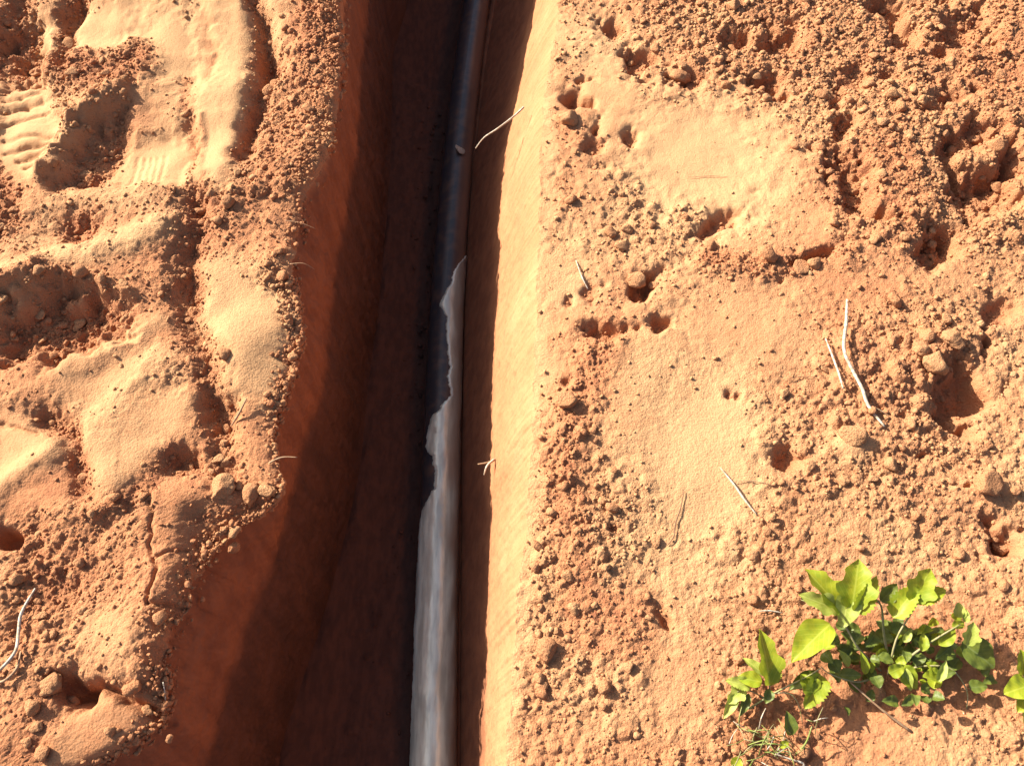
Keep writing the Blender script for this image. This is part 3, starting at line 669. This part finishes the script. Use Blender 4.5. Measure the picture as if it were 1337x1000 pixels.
# ------------------------------------------------------------------ weeds
def leaf_mesh(name, kind, mat):
    n = 20; V = []; F = []
    for i in range(n + 1):
        t = i / n
        if kind == 0: w = math.sin(math.pi * min(1, t ** .75)) ** .8
        elif kind == 1: w = (math.sin(math.pi * t ** .7) ** .7) * (1 + .17 * math.cos(t * 15.5) + .05 * math.cos(t * 41))
        elif kind == 2: w = math.sin(math.pi * min(1, t ** .6)) ** .55 * (1.05 - .25 * t)
        else: w = (math.sin(math.pi * t ** .62) ** .6) * (1 + .10 * (-1) ** i)
        w = max(w, .03) * .5
        bend = -.22 * (t - .35) ** 2
        for j, s in enumerate((-1, -.5, 0, .5, 1)):
            V.append((s * w, t, bend + .42 * abs(s) * w + .03 * math.sin(t * 17 + s * 2) * abs(s)))
    for i in range(n):
        for j in range(4): a = i * 5 + j; F.append((a, a + 1, a + 6, a + 5))
    me = bpy.data.meshes.new(name); me.from_pydata(V, [], F); me.polygons.foreach_set('use_smooth', np.ones(len(F), bool)); me.materials.append(mat); return me
LM = {(k, m.name): leaf_mesh('leaf', k, m) for k in range(4) for m in (M_LEAF, M_LEAF_PALE, M_LEAF_DARK)}
def leaf(parent, base, tip, width, zb, zt, kind, mat, roll=0):
    zb *= 1.35; zt *= 1.35
    B = Vector(spot(*base, zb) + (zb,)); T = Vector(spot(*tip, zt) + (zt,)); w = width * scale_at(*base, zb)
    d = T - B; Ln = d.length; y = d.normalized(); x = y.cross(Vector((0, 0, 1))).normalized(); z = x.cross(y)
    M = Matrix((x, y, z)).transposed().to_4x4() @ Matrix.Rotation(roll, 4, 'Y')
    o = bpy.data.objects.new('leaf', LM[(kind, mat.name)]); COL.objects.link(o); o.parent = parent
    o.matrix_local = Matrix.Translation(B - parent.location) @ M @ Matrix.Diagonal((w, Ln, (w + Ln) / 2, 1)); return o
def weed(px, py, label):
    x, y = spot(px, py); o = bpy.data.objects.new('weed', None); o.empty_display_size = .02; COL.objects.link(o); o.location = (x, y, surf(x, y)); tag(o, label, 'weed'); return o
def stem(parent, pts, r, mat=None, name='stem'):
    Q = [Vector(spot(a, b_, z * 1.35) + (z * 1.35,)) - parent.location for a, b_, z in pts]
    return tube(name, Q, [r * (1 - .5 * i / (len(Q) - 1)) for i in range(len(Q))], mat or M_STEM, parent, 5, 4)
W = weed(1160, 870, 'sprawling broad leaved green weed growing on the lower right bank')
stem(W, [(1165, 880, -.01), (1154, 830, .03), (1150, 790, .055), (1130, 775, .07)], .0028)
stem(W, [(1165, 880, -.01), (1195, 852, .03), (1225, 832, .05), (1254, 815, .055)], .0026)
stem(W, [(1150, 875, -.01), (1120, 845, .03), (1100, 810, .05), (1090, 795, .06)], .0024)
stem(W, [(1165, 880, 0), (1200, 870, .02), (1240, 872, .025), (1262, 900, .01), (1262, 925, 0)], .0020)
stem(W, [(1150, 880, 0), (1120, 890, .02), (1085, 880, .03), (1072, 870, .03)], .0018)
stem(W, [(1160, 880, 0), (1170, 835, .04), (1190, 800, .06), (1200, 785, .07)], .0022)
stem(W, [(1190, 955, .0), (1150, 925, .012), (1110, 890, .02)], .0026, M_ROOT)
stem(W, [(1098, 792, .055), (1070, 790, .05), (1046, 783, .045)], .0014)
G, Q, D = M_LEAF, M_LEAF_PALE, M_LEAF_DARK
for a in [((1100, 800), (1054, 742), 40, .055, .075, 1, G, .2), ((1096, 797), (1044, 776), 26, .055, .07, 1, Q, -.2), ((1112, 795), (1122, 730), 46, .058, .085, 1, G, -.1),
          ((1116, 800), (1146, 752), 26, .058, .08, 3, G, .3), ((1108, 778), (1100, 819), 34, .06, .052, 2, Q, 0), ((1084, 814), (1034, 862), 42, .05, .055, 0, G, .35),
          ((1166, 806), (1200, 762), 30, .06, .075, 3, G, -.3), ((1190, 786), (1216, 742), 36, .07, .09, 1, G, .1), ((1196, 782), (1236, 770), 24, .07, .08, 3, G, .1),
          ((1150, 785), (1172, 762), 22, .06, .07, 0, D, .2), ((1252, 806), (1252, 786), 18, .055, .06, 2, Q, 0), ((1260, 812), (1262, 795), 10, .055, .06, 2, Q, 0),
          ((1262, 842), (1272, 812), 22, .05, .065, 1, Q, .1), ((1256, 838), (1300, 872), 40, .04, .035, 0, D, .2), ((1226, 842), (1248, 820), 18, .045, .05, 0, G, .1),
          ((1204, 850), (1206, 825), 14, .045, .05, 0, G, 0), ((1172, 868), (1198, 900), 24, .03, .02, 0, G, .2), ((1178, 870), (1190, 902), 14, .03, .02, 0, Q, .2),
          ((1224, 890), (1236, 862), 12, .03, .04, 0, Q, 0), ((1216, 878), (1232, 884), 14, .02, .02, 2, G, 0), ((1180, 838), (1190, 822), 10, .04, .045, 0, Q, 0),
          ((1130, 880), (1124, 850), 12, .025, .04, 0, G, 0), ((1108, 870), (1096, 848), 12, .025, .035, 0, Q, .1), ((1062, 905), (1046, 880), 32, .03, .035, 2, G, .2), ((1072, 880), (1052, 925), 30, .03, .028, 3, G, -.2),
          ((1068, 878), (1030, 900), 18, .03, .02, 0, D, .2)]:
    leaf(W, *a[:7], roll=a[7])
for k in range(135):
    bx = random.gauss(1172, 66); by = random.gauss(852, 28)
    if bx < 1055 or bx > 1300 or by < 806 or by > 925: continue
    an = random.uniform(0, 6.28); ln = random.choice((13, 16, 18, 21, 24, 28)); z0 = random.uniform(.004, .030)
    leaf(W, (bx, by), (bx + ln * math.cos(an), by + ln * .8 * math.sin(an)), ln * random.uniform(.6, .95), z0, z0 + random.uniform(-.008, .012), random.choice((0, 0, 2, 3)), random.choice((D, D, D, G)), random.uniform(-.6, .6))
V2 = weed(1000, 905, 'small green weed with one upright leaf left of the sprawling weed')
stem(V2, [(1000, 915, -.01), (1005, 895, .02), (1000, 880, .035)], .0020)
stem(V2, [(978, 925, .005), (1010, 905, .02), (1050, 885, .035), (1072, 872, .045)], .0020)
stem(V2, [(1000, 912, 0), (975, 900, .02), (958, 905, .02)], .0014)
stem(V2, [(1008, 905, .015), (1030, 905, .03), (1042, 918, .02), (1048, 945, 0)], .0014)
for a in [((1006, 895), (994, 822), 34, .035, .07, 1, G, .2), ((1000, 882), (970, 858), 14, .035, .04, 0, Q, .1), ((1008, 888), (1018, 862), 16, .035, .05, 3, G, 0), ((995, 890), (962, 884), 22, .03, .03, 0, G, .1),
          ((980, 895), (948, 888), 18, .025, .03, 3, Q, 0), ((972, 898), (950, 918), 20, .02, .02, 1, Q, .1), ((962, 905), (945, 938), 14, .02, .012, 0, Q, 0), ((978, 905), (966, 935), 12, .02, .01, 0, D, 0),
          ((1006, 900), (1000, 918), 14, .02, .02, 0, D, 0)]:
    leaf(V2, *a[:7], roll=a[7])
V3 = weed(1345, 905, 'yellow green weed cut off by the right edge of the photo')
stem(V3, [(1350, 930, 0), (1342, 905, .03), (1336, 880, .045)], .0020)
for a in [((1336, 882), (1334, 848), 30, .045, .06, 0, G, .2), ((1342, 895), (1312, 905), 34, .045, .045, 2, G, .1), ((1345, 900), (1330, 930), 26, .04, .03, 0, G, 0), ((1345, 890), (1370, 870), 30, .045, .05, 3, G, 0), ((1340, 915), (1338, 945), 12, .02, .01, 0, Q, 0)]:
    leaf(V3, *a[:7], roll=a[7])
# dry grass tuft at the bottom
T = weed(1005, 985, 'wispy tuft of dry and green grass at the bottom edge under the small weed'); T.name = 'grass_tuft'; T['category'] = 'grass tuft'
for k in range(46):
    bx = random.gauss(1000, 26); by = random.gauss(972, 16); an = random.uniform(0, 6.28); ln = random.uniform(14, 38); z0 = random.uniform(0, .01); zt = z0 + random.uniform(.004, .03)
    stem(T, [(bx, by, z0), (bx + ln * .5 * math.cos(an), by + ln * .5 * math.sin(an), zt), (bx + ln * math.cos(an + .12), by + ln * math.sin(an + .12), zt * .9)], random.uniform(.0008, .0016), random.choice((M_BLADE, M_BLADE, M_BLADE, M_BLADE, M_STRAW, M_STEM)), 'blade')
stem(T, [(1030, 1012, .01), (1050, 998, .015), (1030, 990, .018), (1012, 984, .02)], .0022, M_STRAW, 'blade')
stem(T, [(1038, 985, 0), (1052, 970, .02), (1060, 948, .03)], .0022, M_BLADE, 'blade')
for a in [((1018, 975), (1030, 968), 10, .02, .02, 0, G, 0), ((968, 990), (955, 1002), 16, .02, .01, 0, G, 0), ((1032, 960), (1028, 928), 20, .01, .02, 0, D, .2)]:
    leaf(T, *a[:7], roll=a[7])
